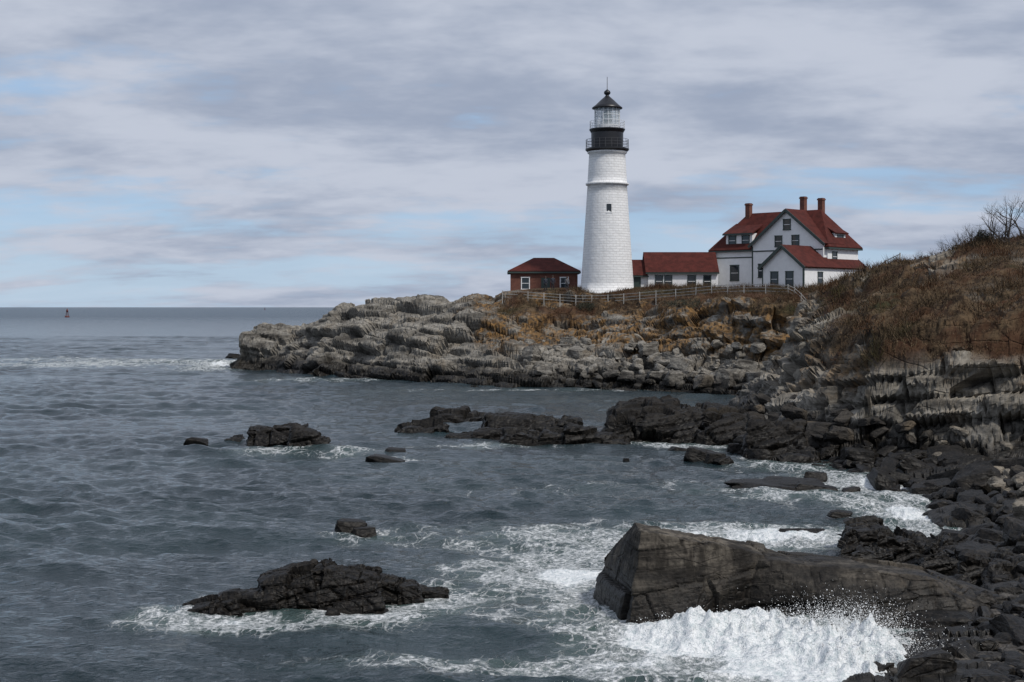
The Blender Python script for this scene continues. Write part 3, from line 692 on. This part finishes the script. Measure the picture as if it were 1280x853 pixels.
# ------------------------------------------------------------------ bare shrubs / tree
M_bark=simple('bare_bark',(.06,.048,.04),.9,.3)
def shrub(name,base,hgt,seed,stems=5,depth=4):
    r=random.Random(seed); ac=Acc()
    def br(p,d,L,rad,lv):
        segs=3; 
        for s_ in range(segs):
            d2=(d+Vector((r.gauss(0,.16),r.gauss(0,.16),r.gauss(.05,.1)))).normalized()
            q=p+d2*L/segs; r2=rad*(1-.25*(s_+1)/segs)
            e1=d2.orthogonal().normalized(); e2=d2.cross(e1)
            vs=[]
            for (c_,rr_) in ((p,rad),(q,r2)):
                for k in range(4):
                    t=k*math.pi/2; vs.append(c_+(e1*math.cos(t)+e2*math.sin(t))*rr_)
            ac.add(vs,[(k,(k+1)%4,4+(k+1)%4,4+k) for k in range(4)])
            p=q;d=d2;rad=r2
            if lv>0 and s_>0:
                for _ in range(2):
                    br(p,(d+Vector((r.gauss(0,.6),r.gauss(0,.6),r.gauss(.1,.4)))).normalized(),L*r.uniform(.5,.75),rad*.62,lv-1)
    for i in range(stems):
        br(Vector(base)+Vector((r.gauss(0,.12*hgt),r.gauss(0,.12*hgt),-.2)),Vector((r.gauss(0,.35),r.gauss(0,.35),1)).normalized(),hgt*r.uniform(.35,.5),.018*hgt,depth)
    ac.make(name,M_bark)
shr=[(1268,103,4.2,4),(1244,104,2.6,5),(1212,106,1.9,5),(1196,107,1.5,6),(1180,108,1.2,5),(1165,109,1.0,5),(1150,110,1.0,5),(1290,102,3.4,4),(1120,112,.9,5),(1320,101,3,4),(1228,105,1.8,6),(1256,103.5,2.4,5)]
for i,(px,Yb,hh_,st_) in enumerate(shr):
    X=(px-640)*Yb/F; shrub('bare_shrub',(X,Yb,height(X,Yb)[0]+.1),hh_,50+i,st_,3)
def leafy(name,c,rx,rz,nl,seed,mat):
    r=np.random.default_rng(seed); d=r.normal(size=(nl,3)); d/=np.linalg.norm(d,axis=1,keepdims=True)
    rad=r.uniform(.35,1,nl)**.5*(1+.5*fbm(d[:,0]*2+seed,d[:,1]*2,d[:,2]*2,2,seed))
    p=d*rad[:,None]*np.array([rx,rx,rz])+np.array(c); 
    a_=r.normal(size=(nl,3))*.06;b_=r.normal(size=(nl,3))*.06
    v=np.stack([p,p+a_,p+b_],1).reshape(-1,3); mesh_np(name,v,np.arange(nl*3).reshape(-1,3),mat)
M_ever=simple('evergreen_leaves',(.035,.038,.022),.8,.4,3)
for i,(px,Yb,rx,rz) in enumerate([(1226,105,.5,.85),(1236,104.5,.4,.5),(862,152.5,3.0,.45),(735,164.5,1.6,.5)]):
    X=(px-640)*Yb/F; leafy('evergreen_shrub',(X,Yb,height(X,Yb)[0]+rz*.5),rx,rz,1700 if i<2 else 3000,i,M_ever)
# ------------------------------------------------------------------ buoys
M_bred=simple('red_buoy_paint',(.10,.018,.014),.5,.2)
def buoy(loc,s_):
    e=empty('navigation_buoy',loc); e.scale=(s_,)*3
    lathe('float',[(0,-.6),(1.2,-.5),(1.3,0),(1.25,.7),(.9,.9),(0,.95)],M_bred,e,24)
    a=Acc()
    for i in range(4):
        t=math.pi/4+i*math.pi/2; a.boxb((.9*math.cos(t),.9*math.sin(t),.9),(.3*math.cos(t),.3*math.sin(t),3.6),.14,.14)
    for z_,q in ((1.8,.7),(2.8,.48)):
        for i in range(4):
            t=math.pi/4+i*math.pi/2;u=t+math.pi/2; a.boxb((q*math.cos(t),q*math.sin(t),z_),(q*math.cos(u),q*math.sin(u),z_),.1,.1)
    a.make('cage',M_bred,e)
    lathe('top_mark',[(0,2.8),(.55,2.85),(.55,4.1),(.25,4.3),(.2,4.8),(0,4.9)],M_bred,e,16)
buoy(((84-640)*1150/F,1150,0),1.5)
buoy(((331-640)*4000/F,4000,0),1.5)
# ------------------------------------------------------------------ people
M_skin=simple('skin',(.45,.28,.2),.6); M_hair=simple('hair',(.04,.025,.018),.8); M_j1=simple('dark_jacket',(.02,.025,.04),.8); M_j2=simple('grey_jacket',(.09,.09,.10),.8); M_p=simple('dark_trousers',(.02,.02,.025),.8)
def person(loc,face,cj,cp,seed):
    e=empty('person',loc,face)
    def skin(nm,vs,es,rs,mat,root=0):
        me=bpy.data.meshes.new(nm); me.from_pydata(vs,es,[]); me.materials.append(mat)
        o=bpy.data.objects.new(nm,me); COL.objects.link(o); o.parent=e
        m=o.modifiers.new('k','SKIN')
        for sv,q in zip(me.skin_vertices[0].data,rs): sv.radius=(q,q)
        me.skin_vertices[0].data[root].use_root=True
        s2=o.modifiers.new('s','SUBSURF'); s2.levels=1; s2.render_levels=1
        return o
    try:
        skin('body_jacket',[(0,0,.92),(0,0,1.15),(0,0,1.38),(0,0,1.5),(.19,0,1.42),(.25,.02,1.15),(.24,-.08,.9),(-.19,0,1.42),(-.25,.02,1.15),(-.22,-.1,.92)],[(0,1),(1,2),(2,3),(2,4),(4,5),(5,6),(2,7),(7,8),(8,9)],[.16,.16,.17,.07,.08,.06,.045,.08,.06,.045],cj)
        skin('legs',[(0,0,.92),(.1,0,.86),(.11,-.03,.48),(.12,.03,.08),(.12,-.12,.04),(-.1,0,.86),(-.11,.02,.48),(-.12,.05,.08),(-.12,-.1,.04)],[(0,1),(1,2),(2,3),(3,4),(0,5),(5,6),(6,7),(7,8)],[.14,.1,.07,.05,.045,.1,.07,.05,.045],cp)
        skin('head',[(0,0,1.5),(0,-.01,1.6),(0,-.015,1.72)],[(0,1),(1,2)],[.05,.085,.09],M_skin)
        lathe('hair',[(0,1.83),(.07,1.81),(.105,1.74),(.105,1.66),(.09,1.62)],M_hair,e,16)
    except Exception as ex: print('person',ex)
for i,(px,Yb,j_) in enumerate([(682,170.5,M_j1),(691,170.8,M_j1),(709,170,M_j2)]):
    X=(px-640)*Yb/F; person((X,Yb,height(X,Yb)[0]+.05),random.uniform(-.6,.6),j_,M_p,i)
# ------------------------------------------------------------------ world
wd=bpy.data.worlds.new("World"); scene.world=wd; wd.use_nodes=True; nt=wd.node_tree; g=NB(nt)
try: wd.cycles.sampling_method='NONE'
except Exception as ex: print(ex)
bg=nt.nodes['Background']; bg.inputs['Strength'].default_value=.1
EL=math.radians(50); AZ=math.radians(135)
sky=g.n('ShaderNodeTexSky'); sky.sky_type='NISHITA'; sky.sun_disc=False; sky.sun_elevation=EL; sky.sun_rotation=AZ; sky.air_density=1.0; sky.dust_density=.4; sky.ozone_density=2.5
tc=g.n('ShaderNodeTexCoord').outputs['Generated']
s=g.n('ShaderNodeSeparateXYZ'); g.l(tc,s.inputs[0])
zc=g.math('MAXIMUM',s.outputs[2],0.0)
den=g.math('ADD',zc,.19)
cb=g.n('ShaderNodeCombineXYZ'); g.l(g.math('DIVIDE',s.outputs[0],den),cb.inputs[0]); g.l(g.math('DIVIDE',s.outputs[1],den),cb.inputs[1]); g.l(g.math('MULTIPLY',zc,3.0),cb.inputs[2])
cv=g.mapping(cb.outputs[0],(0,0,.1),(.95,1.15,1))
n1=g.noise(cv,1.6,5,.54,.2); n2=g.noise(cv,5.0,4,.58,.15); n3=g.noise(g.mapping(cb.outputs[0],(0,0,.1),(.6,1.5,1)),1.3,4,.55,.2)
cl=g.math('ADD',g.math('MULTIPLY',n1,.72),g.math('MULTIPLY',n2,.28))
cloudc=g.mix(g.ramp(cl,.38,.62),(3.3,3.85,5.0),(5.35,5.8,6.8))
skyc=g.mix(.7,sky.outputs[0],(3.5,5.5,8.3))
hz_=g.ramp(zc,.0,.075,1,0)
skyc=g.mix(g.math('MULTIPLY',hz_,.6),skyc,(5.2,6.6,7.9))
cov=g.math('ADD',g.math('MULTIPLY',n3,.66),g.math('MULTIPLY',n2,.34))
left=g.ramp(s.outputs[0],-.45,.1,.045,0)
cov=g.math('SUBTRACT',g.math('ADD',cov,g.math('MULTIPLY',g.ramp(zc,.10,.18),.15)),g.math('ADD',left,g.math('MULTIPLY',hz_,.04)))
cf=g.ramp(cov,.38,.53,.2,1)
g.l(g.mix(cf,skyc,cloudc),bg.inputs['Color'])
sd=bpy.data.lights.new('sun','SUN'); sd.energy=2.7; sd.angle=math.radians(6); sd.color=(1,.95,.88)
so=bpy.data.objects.new('sun',sd); COL.objects.link(so)
dirv=Vector((math.sin(AZ)*math.cos(EL),math.cos(AZ)*math.cos(EL),math.sin(EL)))
so.rotation_euler=dirv.to_track_quat('Z','Y').to_euler()
# ------------------------------------------------------------------ camera
cd=bpy.data.cameras.new('camera'); cd.sensor_width=36; cd.lens=36*F/1280; cd.shift_y=-42.5/1280; cd.clip_end=60000; cd.clip_start=.1
co=bpy.data.objects.new('camera',cd); COL.objects.link(co); co.location=(0,0,H); co.rotation_euler=(math.pi/2,0,0)
scene.camera=co
